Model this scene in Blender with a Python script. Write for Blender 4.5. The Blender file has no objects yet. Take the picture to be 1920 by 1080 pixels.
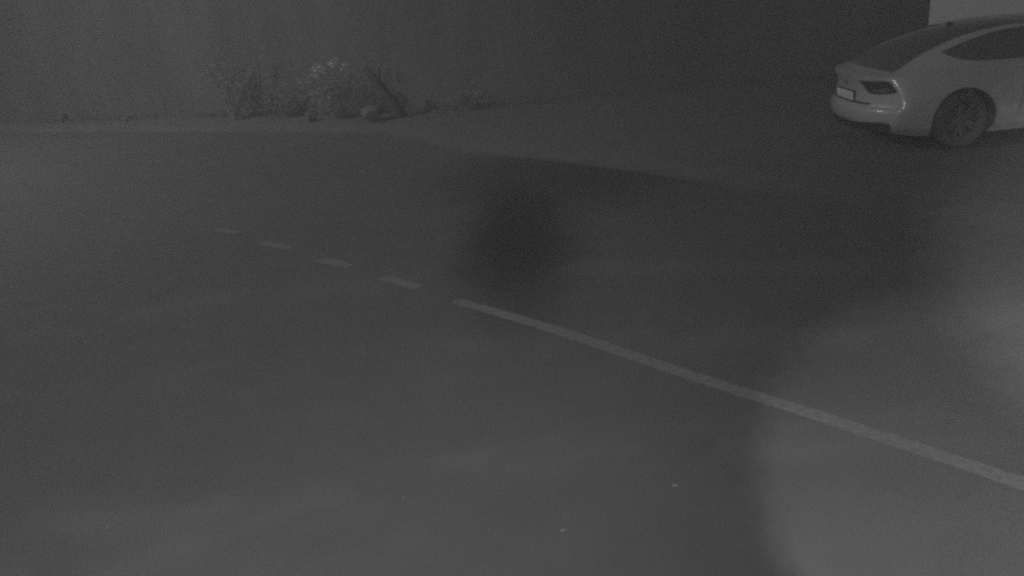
import bpy, bmesh, math, random
import numpy as np
from mathutils import Vector, Matrix
from mathutils.bvhtree import BVHTree
from mathutils.geometry import delaunay_2d_cdt

R = math.radians
scene = bpy.context.scene
COL = scene.collection
rng = random.Random(13)

# ------------------------------------------------------------------ camera
cam_d = bpy.data.cameras.new('security_camera')
cam = bpy.data.objects.new('security_camera', cam_d)
COL.objects.link(cam)
cam_d.sensor_width = 36.0
cam_d.lens = 30.0
cam_d.clip_start = 0.05
cam_d.clip_end = 500
CAM_H = 2.56
PITCH, ROLL = R(20.5), R(5.43)
cam.matrix_world = Matrix.Translation((0, 0, CAM_H)) @ Matrix.Rotation(R(90) - PITCH, 4, 'X') @ Matrix.Rotation(-ROLL, 4, 'Z')
scene.camera = cam

# ------------------------------------------------------------------ night sky (monochrome: the photo is an infrared night picture)
SKY_STRENGTH = 0.018
SUN_EL, SUN_AZ = R(48), R(215)          # azimuth clockwise from +Y
world = bpy.data.worlds.new('World')
scene.world = world
world.use_nodes = True
wn = world.node_tree
wn.nodes.clear()
sky_n = wn.nodes.new('ShaderNodeTexSky')
sky_n.sky_type = 'NISHITA'
sky_n.sun_disc = False
sky_n.sun_elevation = SUN_EL
sky_n.sun_rotation = SUN_AZ
bw = wn.nodes.new('ShaderNodeRGBToBW')
bg = wn.nodes.new('ShaderNodeBackground')
bg.inputs['Strength'].default_value = SKY_STRENGTH
wo = wn.nodes.new('ShaderNodeOutputWorld')
wn.links.new(sky_n.outputs[0], bw.inputs[0])
wn.links.new(bw.outputs[0], bg.inputs['Color'])
wn.links.new(bg.outputs[0], wo.inputs['Surface'])

# the moon behind thin cloud
sun_d = bpy.data.lights.new('moon', 'SUN')
sun_d.energy = 0.01
sun_d.angle = R(14)
sun = bpy.data.objects.new('moon', sun_d)
COL.objects.link(sun)
sd = Vector((math.sin(SUN_AZ) * math.cos(SUN_EL), math.cos(SUN_AZ) * math.cos(SUN_EL), math.sin(SUN_EL)))
sun.rotation_euler = sd.to_track_quat('Z', 'Y').to_euler()

def spot(name, loc, target, watts, cone, blend, radius):
    d = bpy.data.lights.new(name, 'SPOT')
    d.energy = watts
    d.spot_size = R(cone)
    d.spot_blend = blend
    d.shadow_soft_size = radius
    o = bpy.data.objects.new(name, d)
    COL.objects.link(o)
    o.location = loc
    o.rotation_euler = (Vector(loc) - Vector(target)).to_track_quat('Z', 'Y').to_euler()
    return o

def uneven_beam(o, half, seed, soft=0.11):
    """a cheap lamp's beam: blotchy, with a frayed rim, half = half angle in degrees"""
    d = o.data
    d.use_nodes = True
    nt = d.node_tree
    em = nt.nodes['Emission']
    tc = nt.nodes.new('ShaderNodeTexCoord')
    sx = nt.nodes.new('ShaderNodeSeparateXYZ')
    nt.links.new(tc.outputs['Normal'], sx.inputs[0])

    def mth(op, a, b=None):
        n = nt.nodes.new('ShaderNodeMath')
        n.operation = op
        for i, x in enumerate((a, b)):
            if x is None:
                continue
            if isinstance(x, (int, float)):
                n.inputs[i].default_value = x
            else:
                nt.links.new(x, n.inputs[i])
        return n.outputs[0]

    def noi(scale, detail):
        mp = nt.nodes.new('ShaderNodeMapping')
        mp.inputs['Location'].default_value = (seed, seed * 2.3, 0)
        nt.links.new(tc.outputs['Normal'], mp.inputs['Vector'])
        n = nt.nodes.new('ShaderNodeTexNoise')
        n.inputs['Scale'].default_value = scale
        n.inputs['Detail'].default_value = detail
        nt.links.new(mp.outputs[0], n.inputs['Vector'])
        return mth('SUBTRACT', n.outputs['Fac'], 0.5)
    r = mth('SQRT', mth('ADD', mth('MULTIPLY', sx.outputs[0], sx.outputs[0]), mth('MULTIPLY', sx.outputs[1], sx.outputs[1])))
    r = mth('ADD', r, mth('MULTIPLY', noi(7.0, 2), 0.03))
    r = mth('ADD', r, mth('MULTIPLY', noi(150.0, 5), 0.06))
    e = math.sin(R(half))
    mr = nt.nodes.new('ShaderNodeMapRange')
    mr.interpolation_type = 'SMOOTHSTEP'
    mr.inputs['From Min'].default_value = e * (1 + soft)
    mr.inputs['From Max'].default_value = e * (1 - soft)
    nt.links.new(r, mr.inputs['Value'])
    k = mth('MULTIPLY', mr.outputs['Result'], mth('ADD', 1.0, mth('MULTIPLY', noi(9.0, 3), 0.5)))
    nt.links.new(k, em.inputs['Strength'])


# added wash lamp out of view on the left, the camera's infrared lamps, added fill
spot('added_wash_light', (-14.5, 12.3, 10.0), (-8.5, 14.5, 0), 3500, 122, 1.0, 0.25)
spot('infrared_flood', (0.5, -0.5, 3.1), (2.9, 8.5, 0.5), 510, 105, 1.0, 0.03)
spot('infrared_or_fill_lamp', (-1.2, -0.9, 3.5), (-3.0, 4.8, 0.0), 1350, 96, 1.0, 0.05)  # fill lamp added to brighten the near-left road
uneven_beam(spot('infrared_or_fill_lamp', (0.26, -0.20, 2.64), (2.16, 3.36, 0.0), 730, 36.0, 0.1, 0.03), 12.4, 3)
uneven_beam(spot('infrared_or_fill_lamp', (0.40, -0.30, 2.72), (4.85, 6.0, 0.0), 2300, 36.0, 0.1, 0.03), 9.8, 8, 0.3)

# ------------------------------------------------------------------ picture settings
vs = scene.view_settings
vs.view_transform = 'Standard'
vs.look = 'None'
vs.exposure = 0.0
vs.gamma = 1.0
vs.use_curve_mapping = False
scene.render.engine = 'CYCLES'
scene.cycles.use_denoising = False
scene.cycles.pixel_filter_type = 'BLACKMAN_HARRIS'
scene.cycles.filter_width = 2.7
scene.cycles.max_bounces = 6
scene.cycles.use_adaptive_sampling = False
scene.cycles.use_light_tree = False
scene.render.film_transparent = False


# ------------------------------------------------------------------ materials (all grey: infrared)
def nodes_of(m):
    m.use_nodes = True
    nt = m.node_tree
    b = next(n for n in nt.nodes if n.type == 'BSDF_PRINCIPLED')
    return nt, b


def g(v):
    return (v, v, v, 1.0)


def mat(name, v, rough=0.7, var=0.15, scale=6.0, metal=0.0, spec=0.4, coat=0.0, bump=0.0, bscale=60.0):
    m = bpy.data.materials.new(name)
    nt, b = nodes_of(m)
    tc = nt.nodes.new('ShaderNodeTexCoord')
    nz = nt.nodes.new('ShaderNodeTexNoise')
    nz.inputs['Scale'].default_value = scale
    nz.inputs['Detail'].default_value = 6
    nt.links.new(tc.outputs['Object'], nz.inputs['Vector'])
    rp = nt.nodes.new('ShaderNodeValToRGB')
    rp.color_ramp.elements[0].position = 0.3
    rp.color_ramp.elements[1].position = 0.7
    rp.color_ramp.elements[0].color = g(v * (1 - var))
    rp.color_ramp.elements[1].color = g(v * (1 + var))
    nt.links.new(nz.outputs['Fac'], rp.inputs['Fac'])
    nt.links.new(rp.outputs['Color'], b.inputs['Base Color'])
    b.inputs['Roughness'].default_value = rough
    b.inputs['Metallic'].default_value = metal
    b.inputs['Specular IOR Level'].default_value = spec
    b.inputs['Coat Weight'].default_value = coat
    b.inputs['Coat Roughness'].default_value = 0.14
    if bump:
        n2 = nt.nodes.new('ShaderNodeTexNoise')
        n2.inputs['Scale'].default_value = bscale
        n2.inputs['Detail'].default_value = 4
        nt.links.new(tc.outputs['Object'], n2.inputs['Vector'])
        bp = nt.nodes.new('ShaderNodeBump')
        bp.inputs['Strength'].default_value = bump
        bp.inputs['Distance'].default_value = 0.01
        nt.links.new(n2.outputs['Fac'], bp.inputs['Height'])
        nt.links.new(bp.outputs['Normal'], b.inputs['Normal'])
    return m


class NG:
    """small helper to write value maths in a node tree"""
    def __init__(s, nt):
        s.nt = nt

    def m(s, op, a, b=None, clamp=False):
        n = s.nt.nodes.new('ShaderNodeMath')
        n.operation = op
        n.use_clamp = clamp
        for i, x in enumerate((a, b)):
            if x is None:
                continue
            if isinstance(x, (int, float)):
                n.inputs[i].default_value = x
            else:
                s.nt.links.new(x, n.inputs[i])
        return n.outputs[0]

    def noise(s, vec, scale, detail=4, rough=0.55):
        n = s.nt.nodes.new('ShaderNodeTexNoise')
        n.inputs['Scale'].default_value = scale
        n.inputs['Detail'].default_value = detail
        n.inputs['Roughness'].default_value = rough
        s.nt.links.new(vec, n.inputs['Vector'])
        return n.outputs['Fac']

    def smooth(s, v, a, b):
        n = s.nt.nodes.new('ShaderNodeMapRange')
        n.interpolation_type = 'SMOOTHERSTEP'
        n.inputs['From Min'].default_value = a
        n.inputs['From Max'].default_value = b
        s.nt.links.new(v, n.inputs['Value'])
        return n.outputs['Result']

    def blob(s, vec, cx, cy, sx, sy, rot=0.0):
        """0..1 soft elliptical patch in the plane, 1 at its heart"""
        mp = s.nt.nodes.new('ShaderNodeMapping')
        mp.vector_type = 'TEXTURE'
        mp.inputs['Location'].default_value = (cx, cy, 0)
        mp.inputs['Rotation'].default_value = (0, 0, rot)
        mp.inputs['Scale'].default_value = (sx, sy, 1)
        s.nt.links.new(vec, mp.inputs['Vector'])
        ln = s.nt.nodes.new('ShaderNodeVectorMath')
        ln.operation = 'LENGTH'
        s.nt.links.new(mp.outputs[0], ln.inputs[0])
        r2 = s.m('MULTIPLY', ln.outputs['Value'], ln.outputs['Value'])
        return s.m('POWER', 2.718, s.m('MULTIPLY', s.m('MULTIPLY', r2, r2), -1.0))

    def arc(s, vec, cx, cy, r, w):
        sub = s.nt.nodes.new('ShaderNodeVectorMath')
        sub.operation = 'DISTANCE'
        s.nt.links.new(vec, sub.inputs[0])
        sub.inputs[1].default_value = (cx, cy, 0)
        d = s.m('DIVIDE', s.m('SUBTRACT', sub.outputs['Value'], r), w)
        return s.m('POWER', 2.718, s.m('MULTIPLY', s.m('MULTIPLY', d, d), -1.0))


def ground_vec(nt):
    """object coordinates flattened to z=0 and gently warped"""
    tc = nt.nodes.new('ShaderNodeTexCoord')
    mul = nt.nodes.new('ShaderNodeVectorMath')
    mul.operation = 'MULTIPLY'
    mul.inputs[1].default_value = (1, 1, 0)
    nt.links.new(tc.outputs['Object'], mul.inputs[0])
    nz = nt.nodes.new('ShaderNodeTexNoise')
    nz.inputs['Scale'].default_value = 0.9
    nz.inputs['Detail'].default_value = 5
    nt.links.new(mul.outputs[0], nz.inputs['Vector'])
    sb = nt.nodes.new('ShaderNodeVectorMath')
    sb.operation = 'SUBTRACT'
    sb.inputs[1].default_value = (0.5, 0.5, 0.5)
    nt.links.new(nz.outputs['Color'], sb.inputs[0])
    sc = nt.nodes.new('ShaderNodeVectorMath')
    sc.operation = 'MULTIPLY'
    sc.inputs[1].default_value = (0.5, 0.5, 0)
    nt.links.new(sb.outputs[0], sc.inputs[0])
    ad = nt.nodes.new('ShaderNodeVectorMath')
    ad.operation = 'ADD'
    nt.links.new(mul.outputs[0], ad.inputs[0])
    nt.links.new(sc.outputs[0], ad.inputs[1])
    return mul.outputs[0], ad.outputs[0]


def asphalt(name, base, road=True):
    m = bpy.data.materials.new(name)
    nt, b = nodes_of(m)
    G = NG(nt)
    flat, warp = ground_vec(nt)
    fine = G.noise(flat, 120, 4, 0.75)
    mid = G.noise(flat, 2.3, 6, 0.6)
    big = G.noise(flat, 0.35, 4, 0.5)
    v = G.m('ADD', 0.40, G.m('MULTIPLY', fine, 0.58))
    v = G.m('ADD', v, G.m('MULTIPLY', mid, 0.30))
    v = G.m('ADD', v, G.m('MULTIPLY', big, 0.32))
    # sparse pale chippings
    chip = G.smooth(G.noise(flat, 42, 2, 0.5), 0.73, 0.80)
    v = G.m('ADD', v, G.m('MULTIPLY', chip, 0.3))
    if road:
        # faint polished wheel tracks where cars turn
        brk = G.smooth(G.noise(warp, 0.8, 3), 0.38, 0.62)
        tracks = None
        for (cx, cy, r, w, k) in ((-1.3, -7.7, 15.05, 0.22, 0.16), (-1.3, -7.7, 13.6, 0.18, 0.09), (0.3, -22.0, 26.1, 0.16, 0.13),
                                  (1.2, -3.0, 7.35, 0.12, 0.10), (-2.0, -30.0, 35.6, 0.2, 0.09), (6.0, 20.0, 18.2, 0.3, 0.025)):
            t = G.m('MULTIPLY', G.arc(warp, cx, cy, r, w), k * 1.3)
            tracks = t if tracks is None else G.m('ADD', tracks, t)
        v = G.m('ADD', v, G.m('MULTIPLY', tracks, brk))
        # dim infrared area painted into the asphalt colour, mid-road and along the gutter
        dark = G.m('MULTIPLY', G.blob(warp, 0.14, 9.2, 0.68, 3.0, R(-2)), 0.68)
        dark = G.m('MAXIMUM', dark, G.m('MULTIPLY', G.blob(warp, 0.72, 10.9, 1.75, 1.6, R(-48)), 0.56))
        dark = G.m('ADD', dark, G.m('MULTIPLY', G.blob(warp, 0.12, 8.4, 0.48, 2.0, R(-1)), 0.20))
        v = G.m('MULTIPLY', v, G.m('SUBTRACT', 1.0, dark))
    if road:
        v = G.m('MULTIPLY', v, base)
    else:
        # the edge is ground down to the colour of the road, and one stretch is newer, darker asphalt
        at = nt.nodes.new('ShaderNodeAttribute')
        at.attribute_name = 'edge'
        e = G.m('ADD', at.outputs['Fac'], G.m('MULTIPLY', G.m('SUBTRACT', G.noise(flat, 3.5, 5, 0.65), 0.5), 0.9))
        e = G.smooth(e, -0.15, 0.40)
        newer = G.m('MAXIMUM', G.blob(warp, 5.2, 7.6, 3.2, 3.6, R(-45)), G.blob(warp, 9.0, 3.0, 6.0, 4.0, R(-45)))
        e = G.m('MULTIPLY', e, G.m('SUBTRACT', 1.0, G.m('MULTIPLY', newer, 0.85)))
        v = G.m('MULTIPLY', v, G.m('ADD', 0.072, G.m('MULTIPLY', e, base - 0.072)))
    nt.links.new(v, b.inputs['Base Color'])
    b.inputs['Roughness'].default_value = 0.92
    b.inputs['Specular IOR Level'].default_value = 0.25
    bp = nt.nodes.new('ShaderNodeBump')
    bp.inputs['Strength'].default_value = 0.35
    bp.inputs['Distance'].default_value = 0.006
    nt.links.new(fine, bp.inputs['Height'])
    nt.links.new(bp.outputs['Normal'], b.inputs['Normal'])
    return m


def paint_mat():
    m = bpy.data.materials.new('worn_road_paint')
    nt, b = nodes_of(m)
    G = NG(nt)
    flat, warp = ground_vec(nt)
    wear = G.smooth(G.noise(flat, 26, 6, 0.7), 0.33, 0.62)
    big = G.noise(flat, 1.7, 4)
    v = G.m('ADD', 0.092, G.m('MULTIPLY', wear, 0.045))
    v = G.m('MULTIPLY', v, G.m('ADD', 0.72, G.m('MULTIPLY', big, 0.5)))
    nt.links.new(v, b.inputs['Base Color'])
    b.inputs['Roughness'].default_value = 0.85
    b.inputs['Specular IOR Level'].default_value = 0.25
    return m


def wall_mat(name, v, k=0.35):
    m = bpy.data.materials.new(name)
    nt, b = nodes_of(m)
    G = NG(nt)
    tc = nt.nodes.new('ShaderNodeTexCoord')
    o = tc.outputs['Object']
    mp = nt.nodes.new('ShaderNodeMapping')
    mp.inputs['Scale'].default_value = (1.3, 1.3, 0.35)
    nt.links.new(o, mp.inputs['Vector'])
    a = G.noise(mp.outputs[0], 0.9, 5, 0.55)
    c = G.noise(o, 9, 5, 0.6)
    x = G.m('ADD', 1 - k * 0.75, G.m('MULTIPLY', a, k))
    x = G.m('ADD', x, G.m('MULTIPLY', c, k * 0.5))
    x = G.m('MULTIPLY', x, v)
    nt.links.new(x, b.inputs['Base Color'])
    b.inputs['Roughness'].default_value = 0.95
    b.inputs['Specular IOR Level'].default_value = 0.15
    bp = nt.nodes.new('ShaderNodeBump')
    bp.inputs['Strength'].default_value = 0.4
    bp.inputs['Distance'].default_value = 0.02
    nt.links.new(c, bp.inputs['Height'])
    nt.links.new(bp.outputs['Normal'], b.inputs['Normal'])
    return m


M = dict(
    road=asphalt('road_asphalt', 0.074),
    pave=asphalt('pavement_asphalt', 0.104, road=False),
    paint=paint_mat(),
    wall=wall_mat('dark_render', 0.090, 0.75),
    white=wall_mat('pale_render', 0.78, 0.12),
    bark=mat('bark', 0.045, 0.95, 0.3, 12, bump=0.6, bscale=30),
    stem=mat('pale_stem', 0.14, 0.9, 0.2, 12),
    leaf=mat('leaf', 0.26, 0.75, 0.22, 3.0, spec=0.2),
    paleleaf=mat('pale_leaf', 0.48, 0.7, 0.15, 3.0, spec=0.2),
    grass=mat('dry_grass', 0.20, 0.85, 0.25, 2.0, spec=0.2),
    stone=mat('pale_stone', 0.095, 0.9, 0.25, 9.0, spec=0.2, bump=0.5, bscale=20),
    chip=mat('bright_chip', 0.125, 0.7, 0.1, 9.0),
    body=mat('silver_white_paint', 0.295, 0.42, 0.02, 3.0, spec=0.45, coat=0.55),
    dark=mat('black_plastic', 0.030, 0.65, 0.12, 8.0, spec=0.3),
    well=mat('wheel_well_liner', 0.11, 0.95, 0.2, 9.0, spec=0.1),
    glass=mat('tinted_glass', 0.07, 0.08, 0.05, 3.0, spec=0.5),
    lamp=mat('tail_light_lens', 0.030, 0.16, 0.25, 14.0, spec=0.5),
    lampin=mat('tail_light_reflector', 0.085, 0.4, 0.2, 30.0, spec=0.5),
    clear=mat('headlight_lens', 0.30, 0.08, 0.05, 5.0, spec=0.6),
    chrome=mat('bright_trim', 0.5, 0.38, 0.03, 5.0, metal=1.0),
    tyre=mat('tyre_rubber', 0.075, 0.9, 0.15, 20.0, spec=0.2),
    rim=mat('grey_alloy', 0.085, 0.6, 0.1, 8.0),
    plate=mat('number_plate_white', 0.66, 0.5, 0.05, 30.0, spec=0.3),
    glyph=mat('number_plate_mark', 0.10, 0.6, 0.05, 9.0),
    seam=mat('panel_gap', 0.03, 0.9, 0.05, 9.0, spec=0.1),
)


for nm in ('leaf', 'paleleaf', 'grass'):
    nt = M[nm].node_tree
    pb = next(n for n in nt.nodes if n.type == 'BSDF_PRINCIPLED')
    out = next(n for n in nt.nodes if n.type == 'OUTPUT_MATERIAL')
    tl_ = nt.nodes.new('ShaderNodeBsdfTranslucent')
    nt.links.new(pb.inputs['Base Color'].links[0].from_socket, tl_.inputs['Color'])
    mx = nt.nodes.new('ShaderNodeMixShader')
    mx.inputs[0].default_value = 0.45
    nt.links.new(pb.outputs[0], mx.inputs[1])
    nt.links.new(tl_.outputs[0], mx.inputs[2])
    nt.links.new(mx.outputs[0], out.inputs['Surface'])


# ------------------------------------------------------------------ object helpers
def obj(name, me, m=None, parent=None, smooth=False, angle=None):
    o = bpy.data.objects.new(name, me)
    COL.objects.link(o)
    if m is not None and len(me.materials) == 0:
        me.materials.append(m)
    if parent is not None:
        o.parent = parent
    if smooth:
        for p in me.polygons:
            p.use_smooth = True
        if angle is not None:
            me.set_sharp_from_angle(angle=R(angle))
    return o


def from_bm(name, bm, m=None, parent=None, smooth=False, angle=None):
    me = bpy.data.meshes.new(name)
    bm.normal_update()
    bm.to_mesh(me)
    bm.free()
    return obj(name, me, m, parent, smooth, angle)


def from_data(name, vs_, fs, m=None, parent=None, smooth=False, angle=None):
    me = bpy.data.meshes.new(name)
    me.from_pydata([tuple(v) for v in vs_], [], fs)
    me.update()
    return obj(name, me, m, parent, smooth, angle)


def tag(o, label=None, cat=None, group=None, kind=None):
    if label:
        o['label'] = label
    if cat:
        o['category'] = cat
    if group:
        o['group'] = group
    if kind:
        o['kind'] = kind
    return o


def empty(name, loc, rz=0.0):
    o = bpy.data.objects.new(name, None)
    o.empty_display_size = 0.2
    COL.objects.link(o)
    o.location = loc
    o.rotation_euler = (0, 0, rz)
    return o


def spline(pts, n):
    """Catmull-Rom resample of a 2D polyline, n points per segment"""
    p = [Vector(q) for q in pts]
    p = [p[0] * 2 - p[1]] + p + [p[-1] * 2 - p[-2]]
    out = []
    for i in range(1, len(p) - 2):
        for k in range(n):
            t = k / n
            a, b, c, d = p[i - 1], p[i], p[i + 1], p[i + 2]
            out.append(0.5 * ((2 * b) + (c - a) * t + (2 * a - 5 * b + 4 * c - d) * t * t + (3 * b - a - 3 * c + d) * t ** 3))
    out.append(p[-2])
    return out


# ------------------------------------------------------------------ setting: road, pavement, markings
ROAD_Z = -0.04
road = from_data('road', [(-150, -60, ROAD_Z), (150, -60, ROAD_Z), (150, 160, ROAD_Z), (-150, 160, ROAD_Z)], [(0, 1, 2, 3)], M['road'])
tag(road, kind='structure')

kerb = [(-60, 46.6), (-24, 27.3), (-11.8, 20.8), (-6.4, 17.9), (-3.4, 16.3), (-2.1, 15.45), (-1.35, 14.35), (-0.65, 13.2), (0.49, 12.15), (1.78, 10.7), (3.1, 9.0),
        (4.55, 7.2), (8.0, 3.4), (30, -21)]
front = spline(kerb, 6)
bm = bmesh.new()
edge_l = bm.verts.layers.float.new('edge')
rows = []
for i, p in enumerate(front):
    q = front[min(i + 1, len(front) - 1)] - front[max(i - 1, 0)]
    n = Vector((-q.y, q.x)).normalized()
    n = n if n.y > 0 else -n
    e = 0.006 * math.sin(i * 1.7)
    rows.append([bm.verts.new((p.x + n.x * (d + e), p.y + n.y * (d + e), z)) for d, z in ((0, ROAD_Z - 0.05), (0.0, -0.038), (0.3, -0.019), (0.7, 0.0))])
for a, b in zip(rows, rows[1:]):
    for k in range(3):
        bm.faces.new((a[k], b[k], b[k + 1], a[k + 1])).material_index = 1 if k == 0 else 0
for r in rows:
    for v, k in zip(r, (0.0, 0.0, 0.45, 1.0)):
        v[edge_l] = k
top = [r[3] for r in rows]
far = [bm.verts.new((80, -21, 0)), bm.verts.new((80, 90, 0)), bm.verts.new((-60, 90, 0))]
for v in far:
    v[edge_l] = 1.0
f = bm.faces.new(top + far)
bmesh.ops.triangulate(bm, faces=[f])
for fc in bm.faces:
    if fc.calc_center_median().z > -0.001 and fc.normal.z < 0:
        fc.normal_flip()
bmesh.ops.recalc_face_normals(bm, faces=bm.faces)
pavement = from_bm('pavement', bm, M['pave'])
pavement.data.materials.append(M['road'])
tag(pavement, kind='structure')


def ribbon(name, pts, w, parent):
    """a painted line lying on the road with slightly ragged edges"""
    r2 = random.Random(len(name) + int(pts[0][0] * 100))
    p = [Vector(q) for q in pts]
    res = []
    for a, b in zip(p, p[1:]):
        n = max(2, int((b - a).length / 0.07))
        res += [a.lerp(b, k / n) for k in range(n)]
    res.append(p[-1])
    vs_, fs = [], []
    for i, q in enumerate(res):
        d = res[min(i + 1, len(res) - 1)] - res[max(i - 1, 0)]
        n = Vector((-d.y, d.x)).normalized()
        k = 0.86 if i in (0, len(res) - 1) else 1.0
        for s in (-1, 1):
            ww = w * 0.5 * k + r2.uniform(-0.005, 0.005)
            vs_.append((q.x + s * n.x * ww, q.y + s * n.y * ww, ROAD_Z + 0.004))
    for i in range(len(res) - 1):
        fs.append((2 * i, 2 * i + 2, 2 * i + 3, 2 * i + 1))
    o = from_data(name, vs_, fs, M['paint'], parent)
    return o


solid = [(q.x, q.y) for q in spline([(-0.49, 6.775), (0.33, 5.916), (1.069, 5.047), (1.63, 4.427), (2.045, 3.957), (2.422, 3.52), (3.6, 2.15), (6.0, -0.7)], 5)]
ribbon('solid_line', solid, 0.118, road)
for a, b in (((-3.47, 9.93), (-3.10, 9.61)), ((-2.70, 9.12), (-2.33, 8.80)), ((-1.93, 8.31), (-1.56, 7.98)), ((-1.20, 7.56), (-0.83, 7.18))):
    ribbon('lane_dash', (a, b), 0.125, road)


# ------------------------------------------------------------------ walls behind
def wall_strip(name, base, hf, t, m, label, cat, coping=None):
    root = empty(name, (base[0][0], base[0][1], 0))
    O = Vector((base[0][0], base[0][1]))
    bm = bmesh.new()
    bc = bmesh.new()
    ring, ringc = [], []
    for i, q in enumerate(base):
        p = Vector(q)
        h = hf(p.x)
        d = Vector(base[min(i + 1, len(base) - 1)]) - Vector(base[max(i - 1, 0)])
        n = Vector((-d.y, d.x)).normalized()
        p -= O
        b2 = p + n * t
        ring.append([bm.verts.new((p.x, p.y, -0.05)), bm.verts.new((p.x, p.y, h)), bm.verts.new((b2.x, b2.y, h)), bm.verts.new((b2.x, b2.y, -0.05))])
        a3, b3 = p - n * 0.04, p + n * (t + 0.04)
        ringc.append([bc.verts.new((a3.x, a3.y, h + 0.002)), bc.verts.new((a3.x, a3.y, h + 0.07)), bc.verts.new((b3.x, b3.y, h + 0.07)), bc.verts.new((b3.x, b3.y, h + 0.002))])
    for B, rr in ((bm, ring), (bc, ringc)):
        for a, b in zip(rr, rr[1:]):
            for k in range(4):
                B.faces.new((a[k], b[k], b[(k + 1) % 4], a[(k + 1) % 4]))
        B.faces.new(rr[0][::-1])
        B.faces.new(rr[-1])
        bmesh.ops.recalc_face_normals(B, faces=B.faces)
    from_bm('wall_face', bm, m, root)
    from_bm('coping', bc, m, root)
    tag(root, label, cat)
    return root


back = [(q.x, q.y) for q in spline([(-30, 31.5), (-12.6, 22.5), (-7.2, 20.3), (-3.75, 18.65), (-1.9, 17.75), (-0.3, 17.3), (1.3, 17.2), (4.6, 17.2), (6.55, 16.8), (8.24, 16.45)], 5)]
wall_strip('boundary_wall', back, lambda x: 3.7 if x < -4 else (2.1 if x > 1 else 3.7 - 1.6 * (x + 4) / 5), 0.28, M['wall'], 'long dark rendered wall behind the pavement, ending behind the parked car', 'wall')
wall_strip('pale_wall', [(7.4, 19.6), (16.5, 18.6)], lambda x: 3.4, 0.3, M['white'], 'pale wall seen above the roof of the parked car', 'wall')


# ------------------------------------------------------------------ plants, trunk and stones at the foot of the wall
def leaf_cloud(name, pts, size, m, parent=None, flat=0.4, seed=1):
    """many small pointed leaves"""
    r3 = random.Random(seed)
    vs_, fs = [], []
    for p in pts:
        s = size * r3.uniform(0.6, 1.35)
        ax = Vector((r3.gauss(0, 1), r3.gauss(0, 1), r3.gauss(0, flat))).normalized()
        side = ax.cross(Vector((r3.gauss(0, 1), r3.gauss(0, 1), r3.gauss(0, 1)))).normalized()
        up = ax.cross(side)
        p = Vector(p)
        k = len(vs_)
        vs_ += [p - ax * s, p - ax * s * 0.2 + side * s * 0.42 + up * s * 0.1, p + ax * s, p - ax * s * 0.2 - side * s * 0.42 + up * s * 0.1]
        fs += [(k, k + 1, k + 2), (k, k + 2, k + 3)]
    return from_data(name, vs_, fs, m, parent)


def tube(path, radii, seg=8, wob=0.0, seed=0):
    r3 = random.Random(seed)
    vs_, fs = [], []
    P_ = [Vector(p) for p in path]
    for i, p in enumerate(P_):
        d = (P_[min(i + 1, len(P_) - 1)] - P_[max(i - 1, 0)]).normalized()
        a = d.cross(Vector((0.3, 1, 0.1))).normalized()
        b = d.cross(a)
        for k in range(seg):
            t = 2 * math.pi * k / seg
            r = radii[i] * (1 + r3.uniform(-wob, wob))
            vs_.append(p + a * math.cos(t) * r + b * math.sin(t) * r)
    n = len(P_)
    for i in range(n - 1):
        for k in range(seg):
            fs.append((i * seg + k, i * seg + (k + 1) % seg, (i + 1) * seg + (k + 1) % seg, (i + 1) * seg + k))
    fs.append(tuple(range(seg))[::-1])
    fs.append(tuple((n - 1) * seg + k for k in range(seg)))
    return vs_, fs


def shrub(loc, w, h, nleaf, size, label, seed, pale=0, lean=0.0):
    r3 = random.Random(seed)
    root = empty('shrub', loc)
    tips = []
    for k in range(7):
        a = 2 * math.pi * k / 7 + r3.uniform(-0.3, 0.3)
        tips.append(Vector((math.cos(a) * w * r3.uniform(0.3, 0.8), math.sin(a) * w * 0.55 * r3.uniform(0.3, 0.8), h * r3.uniform(0.55, 0.92))))
    tips.append(Vector((lean, 0, h * 0.95)))
    vs_, fs = [], []
    for t in tips:
        path = [Vector((t.x * 0.05, t.y * 0.05, -0.03)), Vector((t.x * 0.3, t.y * 0.3, t.z * 0.4)), t * 0.75, t]
        a, b = tube(path, [0.03, 0.022, 0.014, 0.006], 6, 0.1, seed)
        fs += [tuple(i + len(vs_) for i in q) for q in b]
        vs_ += a
    from_data('stem', vs_, fs, M['stem'], root)
    clumps = []
    for t in tips:
        for k in range(5):
            clumps.append((t * r3.uniform(0.45, 1.0) + Vector((r3.gauss(0, w * 0.2), r3.gauss(0, w * 0.12), r3.gauss(0, h * 0.08))), r3.uniform(0.10, 0.24) * (w + h) * 0.5))
    pts = []
    while len(pts) < nleaf:
        c, s = r3.choice(clumps)
        p = c + Vector((r3.gauss(0, s * 0.6), r3.gauss(0, s * 0.6), r3.gauss(0, s * 0.6)))
        if p.z > 0.02:
            pts.append(p)
    leaf_cloud('foliage', pts, size, M['leaf'], root, 0.6, seed)
    tag(root, label, 'shrub', 'shrubs along the dark wall')
    return root


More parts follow.
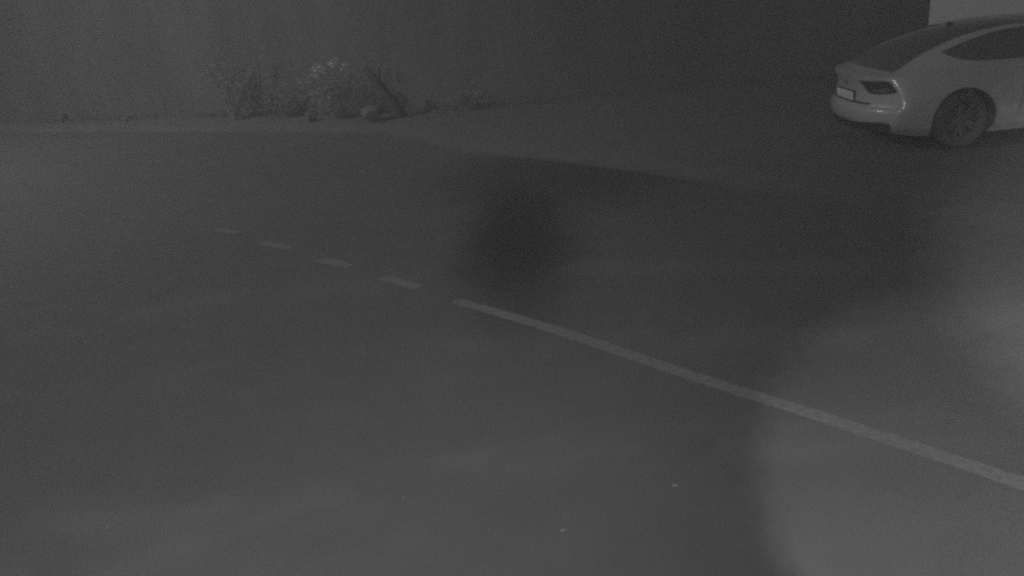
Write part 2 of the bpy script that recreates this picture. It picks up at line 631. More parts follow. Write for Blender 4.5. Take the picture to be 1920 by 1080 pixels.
sh = shrub((-3.25, 17.65, 0), 1.15, 1.2, 1500, 0.034, 'low leafy shrub with pale leaf tips, left of the leaning trunk', 5)
pts = []
for (x, y, z, n, s) in ((-0.12, -0.40, 1.02, 90, 0.075), (-0.17, -0.40, 0.95, 30, 0.05), (0.18, -0.38, 1.14, 34, 0.05), (0.40, -0.38, 1.08, 26, 0.03)):
    for k in range(n):
        pts.append((x + rng.gauss(0, s), y + rng.gauss(0, 0.06), z + rng.gauss(0, s * 0.8)))
leaf_cloud('pale_leaves', pts, 0.042, M['paleleaf'], sh, 0.3, 9)
shrub((-5.7, 18.95, 0), 1.2, 1.7, 900, 0.034, 'loose thin shrub against the wall, leftmost of the shrubs', 21)
shrub((-4.5, 18.55, 0), 0.75, 0.7, 650, 0.032, 'small low shrub between the loose thin shrub and the pale-tipped one', 23)
shrub((-0.55, 17.1, 0), 0.55, 0.42, 800, 0.028, 'knee-high shrub right of the leaning trunk', 24)

# leaning trunk
tr = empty('tree_stump', (-1.93, 17.0, 0))
a, b = tube([(0.06, 0.02, -0.05), (0.0, 0, 0.12), (-0.12, 0.02, 0.38), (-0.29, 0.05, 0.66), (-0.42, 0.08, 0.88), (-0.52, 0.1, 1.0)], [0.17, 0.125, 0.10, 0.09, 0.075, 0.05], 12, 0.12, 3)
from_data('trunk', a, b, M['bark'], tr, True)
a, b = tube([(-0.3, 0.05, 0.66), (-0.24, 0.0, 0.84), (-0.22, -0.02, 0.98)], [0.05, 0.035, 0.02], 8, 0.1, 4)
from_data('branch', a, b, M['bark'], tr, True)
tag(tr, 'dark bare trunk leaning left in front of the wall', 'tree')


def stone(name, loc, size, m, label, cat, seed, squash=0.7, group=None):
    r3 = random.Random(seed)
    bm = bmesh.new()
    bmesh.ops.create_icosphere(bm, subdivisions=2, radius=1.0)
    off = [Vector((r3.gauss(0, 1), r3.gauss(0, 1), r3.gauss(0, 1))).normalized() for _ in range(9)]
    amp = [r3.uniform(0.5, 0.85) for _ in off]
    for v in bm.verts:
        d = v.co.normalized()
        k = 1.0
        for o_, a_ in zip(off, amp):
            c = d.dot(o_)
            if c > 0.3:
                k = min(k, a_ / max(c, 0.3))
        k *= 1 + 0.10 * math.sin(d.x * 7 + seed) * math.sin(d.y * 6 + 2 * seed) + 0.06 * math.sin(d.z * 11 + seed) + r3.uniform(-.03, .03)
        v.co = Vector((d.x * k * size[0], d.y * k * size[1], d.z * k * size[2]))
    lo = min(v.co.z for v in bm.verts)
    for v in bm.verts:
        v.co.z -= lo + 0.15 * size[2]
    o = from_bm(name, bm, m, None, True, 35)
    o.location = loc
    o.rotation_euler = (0, 0, r3.uniform(0, 6))
    return tag(o, label, cat, group)


stone('boulder', (-2.42, 16.85, 0), (0.30, 0.2, 0.20), M['stone'], 'pale boulder at the foot of the leaning trunk', 'stone', 3)
stone('boulder', (-3.75, 17.6, 0), (0.17, 0.15, 0.12), M['stone'], 'low grey stone under the pale-tipped shrub', 'stone', 4)
stone('boulder', (-10.6, 21.45, 0), (0.13, 0.12, 0.13), M['stone'], 'rounded stone at the back of the pavement, far left', 'stone', 5)
stone('boulder', (-8.65, 20.4, 0), (0.085, 0.085, 0.06), M['chip'], 'small bright stone at the back of the pavement, right of the rounded one', 'stone', 6)
stone('pebble', (0.752, 3.78, ROAD_Z), (0.022, 0.010, 0.008), M['chip'], 'thin bright chip on the road, right of the others near the front', 'pebble', 7)
stone('pebble', (0.137, 3.50, ROAD_Z), (0.014, 0.008, 0.007), M['chip'], 'bright chip on the road nearest to the bottom edge', 'pebble', 8)
stone('pebble', (-0.685, 3.90, ROAD_Z), (0.008, 0.008, 0.006), M['chip'], 'tiny pale chip on the road left of the front centre', 'pebble', 9)
stone('pebble', (-2.27, 3.89, ROAD_Z), (0.010, 0.009, 0.008), M['chip'], 'tiny pale chip on the road at the lower left', 'pebble', 10)
stone('pebble', (4.31, 11.48, 0), (0.055, 0.03, 0.018), M['stone'], 'flat pale chip on the pavement just behind the car', 'pebble', 11)

# weeds along the foot of the wall
vs_, fs = [], []
r3 = random.Random(77)
seg = [Vector(q) for q in back if -20 < q[0] < 7.5]
for i in range(9000):
    k = r3.randrange(len(seg) - 1)
    p = seg[k].lerp(seg[k + 1], r3.random())
    dens = 0.5 + 0.5 * math.sin(p.x * 1.9) * math.sin(p.x * 0.73 + 1)
    if r3.random() > dens * (1.0 if p.x < 0 else 0.35):
        continue
    d = abs(r3.gauss(0, 0.16)) + 0.01
    x, y = p.x - d * 0.35, p.y - d
    h = r3.uniform(0.05, 0.20) * math.exp(-d * 1.8)
    a = r3.uniform(0, 6.28)
    w = 0.008
    lx, ly = r3.gauss(0, h * 0.35), r3.gauss(0, h * 0.35)
    n = len(vs_)
    vs_ += [(x - math.cos(a) * w, y - math.sin(a) * w, 0), (x + math.cos(a) * w, y + math.sin(a) * w, 0), (x + lx, y + ly, h)]
    fs.append((n, n + 1, n + 2))
weeds = from_data('weeds', vs_, fs, M['grass'])
tag(weeds, 'thin strip of weeds along the foot of the dark wall', 'weeds', kind='stuff')

# ------------------------------------------------------------------ the car (local x: from the rear bumper forwards, y: left, z: up)
CAR_POS, CAR_YAW = (4.517, 11.166, 0.0), R(0.8)
car = empty('parked_car', CAR_POS, CAR_YAW)
tag(car, 'light silver fastback car with dark windows, parked at the right edge', 'car')
LEN = 4.92


def curve_fn(pairs):
    xs = [p[0] for p in pairs]
    ys = [p[1] for p in pairs]
    n = len(xs)
    ms = []
    for i in range(n):
        if i == 0:
            ms.append((ys[1] - ys[0]) / (xs[1] - xs[0]))
        elif i == n - 1:
            ms.append((ys[-1] - ys[-2]) / (xs[-1] - xs[-2]))
        else:
            a = (ys[i] - ys[i - 1]) / (xs[i] - xs[i - 1])
            b = (ys[i + 1] - ys[i]) / (xs[i + 1] - xs[i])
            ms.append(0.0 if a * b <= 0 else 2 * a * b / (a + b))

    def fn(x):
        if x <= xs[0]:
            return ys[0]
        if x >= xs[-1]:
            return ys[-1]
        i = max(k for k in range(n - 1) if xs[k] <= x)
        h = xs[i + 1] - xs[i]
        t = (x - xs[i]) / h
        return ((2 * t ** 3 - 3 * t ** 2 + 1) * ys[i] + (t ** 3 - 2 * t ** 2 + t) * h * ms[i]
                + (-2 * t ** 3 + 3 * t ** 2) * ys[i + 1] + (t ** 3 - t ** 2) * h * ms[i + 1])
    return fn


zb = curve_fn([(0, .235), (.35, .20), (.8, .165), (1.5, .155), (3.4, .155), (4.4, .18), (4.92, .21)])
wb = curve_fn([(0, .80), (.6, .84), (2.4, .84), (4.3, .82), (4.92, .70)])
zs = curve_fn([(0, .36), (.7, .31), (2.4, .30), (4.3, .31), (4.92, .34)])
ws = curve_fn([(0, .885), (.3, .92), (1.1, .945), (1.8, .915), (3.2, .915), (3.9, .935), (4.6, .89), (4.92, .78)])
zm = curve_fn([(0, .60), (.7, .60), (2.4, .58), (4.3, .54), (4.92, .48)])
wm = curve_fn([(0, .900), (.3, .93), (1.1, .955), (1.8, .94), (3.2, .935), (3.9, .945), (4.6, .88), (4.92, .76)])
zh = curve_fn([(0, .895), (.25, .925), (.6, .965), (1.1, .99), (1.9, .985), (3.0, .955), (3.7, .92), (4.3, .82), (4.92, .64)])
wh = curve_fn([(0, .78), (.3, .82), (.7, .855), (1.2, .875), (2.0, .862), (3.2, .86), (3.8, .83), (4.5, .74), (4.92, .62)])
zr = curve_fn([(0, .912), (.2, .94), (.42, 1.01), (.7, 1.135), (1.08, 1.262), (1.46, 1.345), (1.9, 1.385), (2.4, 1.385), (2.85, 1.29), (3.3, 1.10), (3.62, .965), (4.0, .90), (4.5, .80), (4.92, .68)])
wr = curve_fn([(0, .70), (.2, .69), (.42, .665), (.7, .63), (1.08, .60), (1.46, .59), (1.9, .59), (2.4, .59), (2.85, .61), (3.3, .66), (3.62, .72), (4.0, .70), (4.5, .60), (4.92, .50)])
zt = curve_fn([(0, .925), (.2, .945), (.40, .995), (.7, 1.155), (1.08, 1.325), (1.37, 1.385), (1.83, 1.43), (2.2, 1.436), (2.55, 1.415), (3.0, 1.27), (3.35, 1.10), (3.65, .985), (4.0, .935), (4.5, .84), (4.92, .71)])
vprof = curve_fn([(.10, .18), (.22, .12), (.30, .055), (.37, .012), (.44, 0.0), (.515, .004), (.545, .045), (.58, .060), (.72, .075), (.80, .062), (.87, .040), (.915, .028), (.935, .045), (1.0, .06)])
fprof = curve_fn([(.10, .16), (.22, .06), (.40, 0.0), (.55, .01), (.64, .06), (.72, .14), (.80, .2)])
NA, NB, NC, ND = 12, 11, 7, 10


def section(t):
    pts = [(wb(t) * k / NA, zb(t)) for k in range(NA)]
    ctl = [(wb(t), zb(t)), (ws(t), zs(t)), (wm(t), zm(t)), (wh(t), zh(t))]
    pts += [(q.x, q.y) for q in spline(ctl, NB)][:-1]
    for k in range(NC):
        s = k / NC
        y = wh(t) + (wr(t) - wh(t)) * s + 0.018 * math.sin(math.pi * s)
        pts.append((y, zh(t) + (zr(t) - zh(t)) * s))
    for k in range(ND + 1):
        s = 1 - k / ND
        pts.append((wr(t) * s, zr(t) + (zt(t) - zr(t)) * (1 - s ** 2.2)))
    return pts


def place(t, y, z, full=True):
    x = t
    if t < 1.0:
        x += (0.33 * (abs(y) / .93) ** 2.5 + vprof(z)) * (1 - t) ** 2.4
    if t > 3.9:
        x -= (0.55 * (abs(y) / .93) ** 2.4 + fprof(z)) * (t - 3.9) ** 2 / (LEN - 3.9) ** 2
    return (x, y, z)


ts = sorted(set([0, .02, .05, .09, .14, .2, .26, .33, .4, .48] + [round(.56 + .08 * k, 3) for k in range(50)] + [4.62, 4.7, 4.78, 4.84, 4.88, LEN]))
ts = [t for t in ts if t <= LEN]
bm = bmesh.new()
rings = []
for t in ts:
    e = max(0.0, 1 - t / 0.09)
    e = 1 - 0.022 * e * e
    e2 = max(0.0, 1 - (LEN - t) / 0.14)
    e *= 1 - 0.04 * e2 * e2
    half = section(t)
    zc = 0.55
    half = [(y * e, zc + (z - zc) * e) for y, z in half]
    rg = [bm.verts.new(place(t, y, z)) for y, z in half]
    lf = [None] * len(half)
    for i, (y, z) in enumerate(half):
        lf[i] = rg[i] if (i == 0 or i == len(half) - 1) else bm.verts.new(place(t, -y, z))
    rings.append((rg, lf, half))
for (r0, l0, _), (r1, l1, _) in zip(rings, rings[1:]):
    for i in range(len(r0) - 1):
        bm.faces.new((r0[i], r1[i], r1[i + 1], r0[i + 1]))
        bm.faces.new((l0[i + 1], l1[i + 1], l1[i], l0[i]))
for (rg, lf, half), t, flip in ((rings[0], ts[0], False), (rings[-1], ts[-1], True)):
    cols = 2 * NA
    grid = []
    for i in range(NA, len(half) - 1):
        y, z = half[i]
        row = []
        for k in range(cols + 1):
            yy = -y + 2 * y * k / cols
            row.append(bm.verts.new(place(t, yy, z)))
        grid.append(row)
    for a_, b_ in zip(grid, grid[1:]):
        for k in range(cols):
            q = (a_[k], a_[k + 1], b_[k + 1], b_[k])
            bm.faces.new(q if not flip else q[::-1])
    apex = rg[-1]
    for k in range(cols):
        q = (grid[-1][k], grid[-1][k + 1], apex)
        bm.faces.new(q if not flip else q[::-1])
bmesh.ops.remove_doubles(bm, verts=bm.verts, dist=0.0004)
bmesh.ops.recalc_face_normals(bm, faces=bm.faces)
shell = bpy.data.meshes.new('body')
bm.normal_update()
bm.to_mesh(shell)
bvh = BVHTree.FromBMesh(bm)
bm.free()
shell.materials.append(M['body'])
shell.materials.append(M['well'])

# wheel arches
AX_R, AX_F, WHEEL_Z, ARCH_R = 1.13, 4.03, 0.335, 0.398
bm = bmesh.new()
for ax in (AX_R, AX_F):
    for s in (-1, 1):
        n = 48
        a_, b_ = [], []
        for k in range(n):
            t = 2 * math.pi * k / n
            x, z = ax + ARCH_R * math.cos(t), WHEEL_Z + ARCH_R * math.sin(t)
            a_.append(bm.verts.new((x, s * 0.62, z)))
            b_.append(bm.verts.new((x, s * 1.2, z)))
        for k in range(n):
            bm.faces.new((a_[k], a_[(k + 1) % n], b_[(k + 1) % n], b_[k]))
        bm.faces.new(a_[::-1])
        bm.faces.new(b_)
bmesh.ops.recalc_face_normals(bm, faces=bm.faces)
cut_me = bpy.data.meshes.new('cutter')
bm.to_mesh(cut_me)
bm.free()
cut_me.materials.append(M['well'])
tmp = bpy.data.objects.new('tmp_body', shell)
cut = bpy.data.objects.new('tmp_cut', cut_me)
COL.objects.link(tmp)
COL.objects.link(cut)
md = tmp.modifiers.new('arches', 'BOOLEAN')
md.object = cut
md.operation = 'DIFFERENCE'
md.solver = 'EXACT'
md.material_mode = 'TRANSFER'
dg = bpy.context.evaluated_depsgraph_get()
body_me = bpy.data.meshes.new_from_object(tmp.evaluated_get(dg))
bpy.data.objects.remove(tmp)
bpy.data.objects.remove(cut)

# separate the rear bumper from the rest of the shell along its seam
def split_mesh(me, test):
    out = []
    for keep in (True, False):
        b = bmesh.new()
        b.from_mesh(me)
        dead = [fc for fc in b.faces if test(fc.calc_center_median()) != keep]
        bmesh.ops.delete(b, geom=dead, context='FACES')
        out.append(b)
    return out


is_bumper = lambda c: (c.x < 0.80 and c.z < 0.555 and abs(c.y) > -1 and not (c.x > 0.70 and abs(c.y) < 0.86))
bb, rest = split_mesh(body_me, is_bumper)
for b, nm in ((rest, 'body'), (bb, 'rear_bumper')):
    me = bpy.data.meshes.new(nm)
    b.to_mesh(me)
    b.free()
    for mm in body_me.materials:
        me.materials.append(mm)
    obj(nm, me, None, car, True, 38)


def inside(poly, x, y):
    c = False
    j = len(poly) - 1
    for i in range(len(poly)):
        xi, yi = poly[i]
        xj, yj = poly[j]
        if (yi > y) != (yj > y) and x < (xj - xi) * (y - yi) / (yj - yi) + xi:
            c = not c
        j = i
    return c


def patch(name, outline, org, ua, va, direction, m, parent, off=0.004, depth=0.012, step=0.05, mirror=False, smooth=True):
    """a thin shell that follows the bodywork inside an outline drawn in the plane (ua, va)"""
    pts = [(p[0], p[1]) for p in outline]
    dense = []
    for i in range(len(pts)):
        a_, b_ = Vector(pts[i]), Vector(pts[(i + 1) % len(pts)])
        n = max(1, int((b_ - a_).length / step))
        dense += [tuple(a_.lerp(b_, k / n)) for k in range(n)]
    xs = [p[0] for p in dense]
    ys = [p[1] for p in dense]
    grid = []
    x = min(xs) + step / 2
    while x < max(xs):
        y = min(ys) + step / 2
        while y < max(ys):
            if inside(dense, x, y) and min((Vector(d) - Vector((x, y))).length for d in dense) > step * 0.35:
                grid.append((x, y))
            y += step
        x += step
    V = [Vector(p) for p in dense + grid]
    nb = len(dense)
    res = delaunay_2d_cdt(V, [(i, (i + 1) % nb) for i in range(nb)], [], 1, 1e-5)
    v2, faces = res[0], res[2]
    O, U, W, D = Vector(org), Vector(ua), Vector(va), Vector(direction).normalized()
    top_, low = [], []
    for q in v2:
        p = O + U * q.x + W * q.y - D * 9.0
        hit, nrm, _, _ = bvh.ray_cast(p, D)
        if hit is None:
            near = bvh.find_nearest(O + U * q.x + W * q.y)
            hit, nrm = near[0], near[1]
        top_.append(hit + nrm * off)
        low.append(hit - nrm * depth)
    nv = len(top_)
    cnt = {}
    for fc in faces:
        for i in range(len(fc)):
            e = (fc[i], fc[(i + 1) % len(fc)])
            cnt[tuple(sorted(e))] = cnt.get(tuple(sorted(e)), 0) + 1
    fs = [tuple(fc) for fc in faces]
    for fc in faces:
        for i in range(len(fc)):
            e = (fc[i], fc[(i + 1) % len(fc)])
            if cnt[tuple(sorted(e))] == 1:
                fs.append((e[1], e[0], e[0] + nv, e[1] + nv))
    allv = top_ + low
    if mirror:
        allv = [Vector((v.x, -v.y, v.z)) for v in allv]
    me = bpy.data.meshes.new(name)
    me.from_pydata([tuple(v) for v in allv], [], fs)
    me.update()
    b = bmesh.new()
    b.from_mesh(me)
    loose = [v for v in b.verts if not v.link_faces]
    bmesh.ops.delete(b, geom=loose, context='VERTS')
    bmesh.ops.recalc_face_normals(b, faces=b.faces)
    # outward side up
    k = 0.0
    for fc in b.faces:
        c = fc.calc_center_median()
        k += fc.calc_area() * fc.normal.dot(Vector((-D.x, (D.y if mirror else -D.y), -D.z)))
    if k < 0:
        bmesh.ops.reverse_faces(b, faces=b.faces)
    b.to_mesh(me)
    b.free()
    return obj(name, me, m, parent, smooth, 50)


def rounded(pts, n=4):
    """smooth closed outline through the given points"""
    p = [Vector(q) for q in pts]
    out = []
    L_ = len(p)
    for i in range(L_):
        a_, b_, c_, d_ = p[i - 1], p[i], p[(i + 1) % L_], p[(i + 2) % L_]
        for k in range(n):
            t = k / n
            out.append(0.5 * ((2 * b_) + (c_ - a_) * t + (2 * a_ - 5 * b_ + 4 * c_ - d_) * t * t + (3 * b_ - a_ - 3 * c_ + d_) * t ** 3))
    return [(q.x, q.y) for q in out]


X, Y, Z = (1, 0, 0), (0, 1, 0), (0, 0, 1)
# rear window and windscreen, seen from above (x, y)
rear_w = []
for k in range(9):
    s = -1 + 2 * k / 8
    rear_w.append((0.30 + 0.05 * s * s, 0.65 * s))
for k in range(7):
    s = 1 - 2 * k / 6
    rear_w.append((1.26 - 0.05 * s * s, 0.57 * s))
patch('rear_window', rear_w, (0, 0, 0), X, Y, (0, 0, -1), M['glass'], car, 0.003, 0.01, 0.06)
roofp = [(1.218, -.57), (1.7, -.565), (2.2, -.563), (2.58, -.545), (2.62, 0), (2.58, .545), (2.2, .563), (1.7, .565), (1.218, .57), (1.255, .285), (1.268, 0), (1.255, -.285)]
patch('roof_panel', roofp, (0, 0, 0), X, Y, (0, 0, -1), M['glass'], car, 0.003, 0.01, 0.08)
screen = []
for k in range(9):
    s = -1 + 2 * k / 8
    screen.append((3.60 - 0.16 * s * s, -0.66 * s))
for k in range(7):
    s = 1 - 2 * k / 6
    screen.append((2.66 - 0.05 * s * s, -0.53 * s))
patch('windscreen', screen, (0, 0, 0), X, Y, (0, 0, -1), M['glass'], car, 0.003, 0.01, 0.08)
# side glass, seen from the right (x, z)
sideglass = [(.905, 1.150), (.97, 1.105), (1.08, 1.058), (1.22, 1.030), (1.43, 1.018), (1.70, 1.014), (2.04, 1.010), (2.04, 1.355), (1.70, 1.338), (1.46, 1.300), (1.25, 1.252), (1.08, 1.202), (.97, 1.165)]
doorglass = [(2.07, 1.010), (2.84, .995), (2.84, 1.24), (2.72, 1.305), (2.50, 1.345), (2.20, 1.360), (2.07, 1.356)]
frontglass = [(2.87, .995), (3.36, .985), (3.22, 1.065), (3.0, 1.175), (2.87, 1.228)]
for s in (False, True):
    for nm, ol in (('rear_quarter_window', sideglass), ('side_window', doorglass), ('front_quarter_window', frontglass)):
        patch(nm, ol, (0, 0, 0), X, Z, (0, 1, 0), M['glass'], car, 0.003, 0.01, 0.06, mirror=s)
    # tail lights wrap the corner; outline seen at 45 degrees, u = 0.707 (x - y)
    U45 = (0.7071, -0.7071, 0)
    tl = [(.300, .848), (.42, .852), (.56, .864), (.66, .868), (.735, .858), (.79, .80), (.835, .735), (.72, .712), (.58, .700), (.475, .700), (.40, .745), (.345, .80)]
    lampo = patch('tail_light', tl, (0, 0, 0), U45, Z, (1, 1, 0), M['lamp'], car, 0.005, 0.02, 0.03, mirror=s)
    patch('reflector', [(.50, .722), (.60, .722), (.70, .735), (.755, .75), (.735, .785), (.62, .772), (.50, .765)], (0, 0, 0), U45, Z, (1, 1, 0), M['lampin'], lampo, 0.007, 0.0, 0.03, mirror=s)
    patch('bright_edge', [(.742, .862), (.757, .860), (.848, .738), (.838, .734)], (0, 0, 0), U45, Z, (1, 1, 0), M['chrome'], lampo, 0.008, 0.01, 0.03, mirror=s)
    # headlights
    hl = [(.0, .60), (.12, .585), (.30, .62), (.46, .70), (.50, .745), (.36, .725), (.16, .67), (.03, .64)]
    patch('headlight', [(4.92 * 0.7071 - 0.18 - u * 0.9, z) for u, z in hl][::-1] if False else [(-3.08 + u, z) for u, z in hl], (0, 0, 0), (-0.7071, -0.7071, 0), Z, (-1, 1, 0), M['clear'], car, 0.004, 0.01, 0.04, mirror=s)
# lower rear valance, dark, seen from behind (y, z)
val = rounded([(-.80, .372), (-.60, .360), (-.35, .335), (0, .325), (.35, .335), (.60, .360), (.80, .372), (.825, .335), (.80, .27), (.74, .25), (.4, .248), (0, .248), (-.4, .248), (-.74, .25), (-.80, .27), (-.825, .335)], 3)
vo = patch('rear_valance', val, (0, 0, 0), Y, Z, (1, 0, 0), M['dark'], car, 0.006, 0.02, 0.02)
for yy in (-.36, -.18, 0, .18, .36):
    patch('fin', [(yy - .012, .315), (yy + .012, .315), (yy + .012, .255), (yy - .012, .255)], (0, 0, 0), Y, Z, (1, 0, 0), M['dark'], vo, 0.03, 0.0, 0.05)
# dark recess strip above the bumper ledge
patch('recess_strip', [(-.56, .586), (.56, .586), (.52, .562), (-.52, .562)], (0, 0, 0), Y, Z, (1, 0, 0), M['seam'], car, 0.003, 0.01, 0.012)
# round badge above the plate (a plain dark disc with a bright rim)
bx = bvh.ray_cast(Vector((-2, 0, 0.80)), Vector((1, 0, 0)))[0].x
vs_, fs = tube([(bx - 0.006, 0, 0.80), (bx + 0.02, 0, 0.80)], [0.034, 0.034], 20)
badge = from_data('badge', vs_, fs, M['lampin'], car)
# number plate, two faint rows of marks that cannot be read in the photo
pw, ph = 0.24, 0.053
px = bvh.ray_cast(Vector((-2, 0, 0.645)), Vector((1, 0, 0)))[0].x


def box(bm, x0, x1, y0, y1, z0, z1):
    v = [bm.verts.new((x, y, z)) for x in (x0, x1) for y in (y0, y1) for z in (z0, z1)]
    for q in ((0, 1, 3, 2), (4, 6, 7, 5), (0, 4, 5, 1), (2, 3, 7, 6), (0, 2, 6, 4), (1, 5, 7, 3)):
        bm.faces.new([v[i] for i in q])


bm = bmesh.new()
box(bm, -0.006, 0.03, -pw - .006, pw + .006, -ph - .006, ph + .006)
bmesh.ops.recalc_face_normals(bm, faces=bm.faces)
holder = from_bm('plate_holder', bm, M['dark'], car)
holder.location = (px - 0.012, 0, 0.643)
holder.rotation_euler = (0, R(-8), 0)
bm = bmesh.new()
box(bm, -0.012, -0.0055, -pw, pw, -ph, ph)
bmesh.ops.bevel(bm, geom=bm.edges[:], offset=0.002, segments=1, affect='EDGES')
bmesh.ops.recalc_face_normals(bm, faces=bm.faces)
npl = from_bm('number_plate', bm, M['plate'], holder)
npl['label'] = 'white number plate with faint unreadable marks'
r3 = random.Random(4)
for zc in (0.020, -0.020):
    y = -pw + 0.04
    while y < pw - 0.06:
        w = r3.uniform(0.016, 0.034)
        bm = bmesh.new()
        h = 0.011
        box(bm, -0.0133, -0.0118, y, y + w, zc - h * r3.uniform(.5, 1), zc + h * r3.uniform(.5, 1))
        bmesh.ops.recalc_face_normals(bm, faces=bm.faces)
        from_bm('plate_mark', bm, M['glyph'], npl)
        y += w + r3.uniform(0.014, 0.045)

# roof aerial
zroof = bvh.ray_cast(Vector((1.36, 0, 3)), Vector((0, 0, -1)))[0].z
vs_ = []
prof = [(1.325, .0), (1.322, .050), (1.345, .056), (1.40, .030), (1.46, .0)]
for s in (-1, 1):
    for x, z in prof:
        vs_.append((x, s * (0.022 if z < .01 else 0.007), zroof + z - 0.012 + (x - 1.36) * 0.13))
fs = [(0, 1, 2, 3, 4), (9, 8, 7, 6, 5)] + [(i, i + 5, i + 6, i + 1) for i in range(4)]
from_data('roof_aerial', vs_, fs, M['dark'], car)
# panel gaps: doors, bonnet
for s in (False, True):
    for nm, (xa, za), (xb, zb2) in (('door_seam', (1.80, .36), (1.88, .985)), ('door_seam', (2.86, .26), (2.86, .975)), ('door_seam', (3.66, .26), (3.60, .90))):
        patch(nm, [(xa - .003, za), (xa + .003, za), (xb + .003, zb2), (xb - .003, zb2)], (0, 0, 0), X, Z, (0, 1, 0), M['seam'], car, 0.0015, 0.004, 0.06, mirror=s)
    for xx in (2.08, 3.0):
        patch('door_handle', rounded([(xx, .80), (xx + .2, .795), (xx + .205, .82), (xx, .828)], 3), (0, 0, 0), X, Z, (0, 1, 0), M['body'], car, 0.028, 0.0, 0.05, mirror=s)
    # mirror
    sgn = 1 if s else -1
    bm = bmesh.new()
    bmesh.ops.create_icosphere(bm, subdivisions=3, radius=1)
    for v in bm.verts:
        v.co = Vector((v.co.x * .06 + 3.14 + max(0, v.co.x) * .05, sgn * 1.0 + v.co.y * .105, 1.03 + v.co.z * .07))
    mo = from_bm('wing_mirror', bm, M['body'], car, True)
    a, b = tube([(3.16, sgn * .84, .97), (3.15, sgn * .95, 1.0)], [.03, .025], 8)
    from_data('mirror_arm', a, b, M['dark'], mo)
# front grille
patch('grille', [(-.42, .60), (.42, .60), (.36, .36), (.26, .27), (-.26, .27), (-.36, .36)], (0, 0, 0), Y, Z, (-1, 0, 0), M['dark'], car, 0.004, 0.01, 0.06)


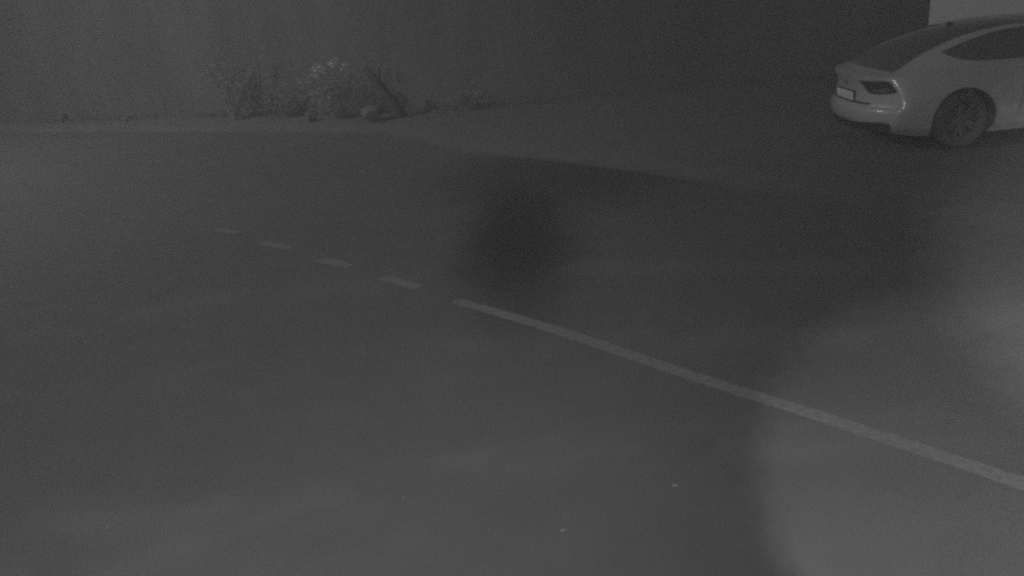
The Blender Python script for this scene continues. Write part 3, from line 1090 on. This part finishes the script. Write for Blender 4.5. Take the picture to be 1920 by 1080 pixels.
# wheels
def wheel_meshes():
    n = 48
    prof_t = [(.215, -.105), (.225, -.112), (.30, -.118), (.322, -.105), (.334, -.085), (.336, 0), (.334, .085), (.322, .105), (.30, .118), (.225, .112), (.215, .105)]
    v, f_ = [], []
    for k in range(n):
        t = 2 * math.pi * k / n
        for r, y in prof_t:
            v.append((r * math.cos(t), y, r * math.sin(t)))
    m_ = len(prof_t)
    for k in range(n):
        for i in range(m_ - 1):
            a_, b_ = k * m_ + i, ((k + 1) % n) * m_ + i
            f_.append((a_, b_, b_ + 1, a_ + 1))
    tyre = bpy.data.meshes.new('tyre')
    tyre.from_pydata(v, [], f_)
    tyre.materials.append(M['tyre'])
    # rim: outer on -y
    bm = bmesh.new()
    ringp = [(.222, -.112), (.232, -.116), (.224, -.095), (.205, -.06), (.20, .08)]
    vv = []
    for k in range(n):
        t = 2 * math.pi * k / n
        vv.append([bm.verts.new((r * math.cos(t), y, r * math.sin(t))) for r, y in ringp])
    for k in range(n):
        for i in range(len(ringp) - 1):
            bm.faces.new((vv[k][i], vv[(k + 1) % n][i], vv[(k + 1) % n][i + 1], vv[k][i + 1]))
    for sp in range(5):
        t0 = 2 * math.pi * sp / 5 + 0.3
        for dt in (-0.15, 0.15):
            c0, c1 = Vector((math.cos(t0 + dt * .8), 0, math.sin(t0 + dt * .8))), Vector((math.cos(t0 + dt * 1.3), 0, math.sin(t0 + dt * 1.3)))
            p0, p1 = c0 * .05, c1 * .215
            d = (p1 - p0).normalized()
            sd_ = Vector((-d.z, 0, d.x))
            q = []
            for p, w, y0, y1 in ((p0, .022, -.085, -.04), (p1, .016, -.108, -.07)):
                q += [bm.verts.new(p + sd_ * w + Vector((0, y0, 0))), bm.verts.new(p - sd_ * w + Vector((0, y0, 0))), bm.verts.new(p - sd_ * w + Vector((0, y1, 0))), bm.verts.new(p + sd_ * w + Vector((0, y1, 0)))]
            for i in range(4):
                bm.faces.new((q[i], q[(i + 1) % 4], q[4 + (i + 1) % 4], q[4 + i]))
            bm.faces.new(q[0:4])
            bm.faces.new(q[4:8])
    cp = [[bm.verts.new((r * math.cos(2 * math.pi * k / 20), y, r * math.sin(2 * math.pi * k / 20))) for k in range(20)] for r, y in ((.075, -.03), (.07, -.092), (.03, -.10))]
    for a_, b_ in zip(cp, cp[1:]):
        for k in range(20):
            bm.faces.new((a_[k], a_[(k + 1) % 20], b_[(k + 1) % 20], b_[k]))
    bm.faces.new(cp[-1])
    bmesh.ops.recalc_face_normals(bm, faces=bm.faces)
    rim = bpy.data.meshes.new('rim')
    bm.to_mesh(rim)
    bm.free()
    rim.materials.append(M['rim'])
    dv, df = tube([(0, -.02, 0), (0, .01, 0)], [.165, .165], 32)
    disc = bpy.data.meshes.new('brake_disc')
    disc.from_pydata([tuple(q) for q in dv], [], df)
    disc.materials.append(M['tyre'])
    for me in (tyre, rim):
        for p in me.polygons:
            p.use_smooth = True
        me.set_sharp_from_angle(angle=R(35))
    return tyre, rim, disc


tyre_me, rim_me, disc_me = wheel_meshes()
for ax in (AX_R, AX_F):
    for s in (-1, 1):
        w = obj('wheel', tyre_me, None, car)
        w.location = (ax, s * 0.80, 0.336)
        w.rotation_euler = (0, rng.uniform(0, 1), 0 if s < 0 else math.pi)
        obj('rim', rim_me, None, w)
        obj('brake_disc', disc_me, None, w)

# ------------------------------------------------------------------ haze added to lift the blacks: one closed box round the whole place
HAZE_DENSITY = 0.0058
bm = bmesh.new()
box(bm, -155, 155, -65, 165, -1.1, 4.3)
bmesh.ops.recalc_face_normals(bm, faces=bm.faces)
added_haze = from_bm('added_haze', bm)
hm = bpy.data.materials.new('added_haze_air')
hm.use_nodes = True
hn = hm.node_tree
hn.nodes.clear()
hv = hn.nodes.new('ShaderNodeVolumePrincipled')
hv.inputs['Color'].default_value = g(0.9)
hv.inputs['Density'].default_value = HAZE_DENSITY
ho = hn.nodes.new('ShaderNodeOutputMaterial')
hn.links.new(hv.outputs[0], ho.inputs['Volume'])
added_haze.data.materials.append(hm)
tag(added_haze, 'thin added haze over the whole street', 'added_haze', kind='stuff')
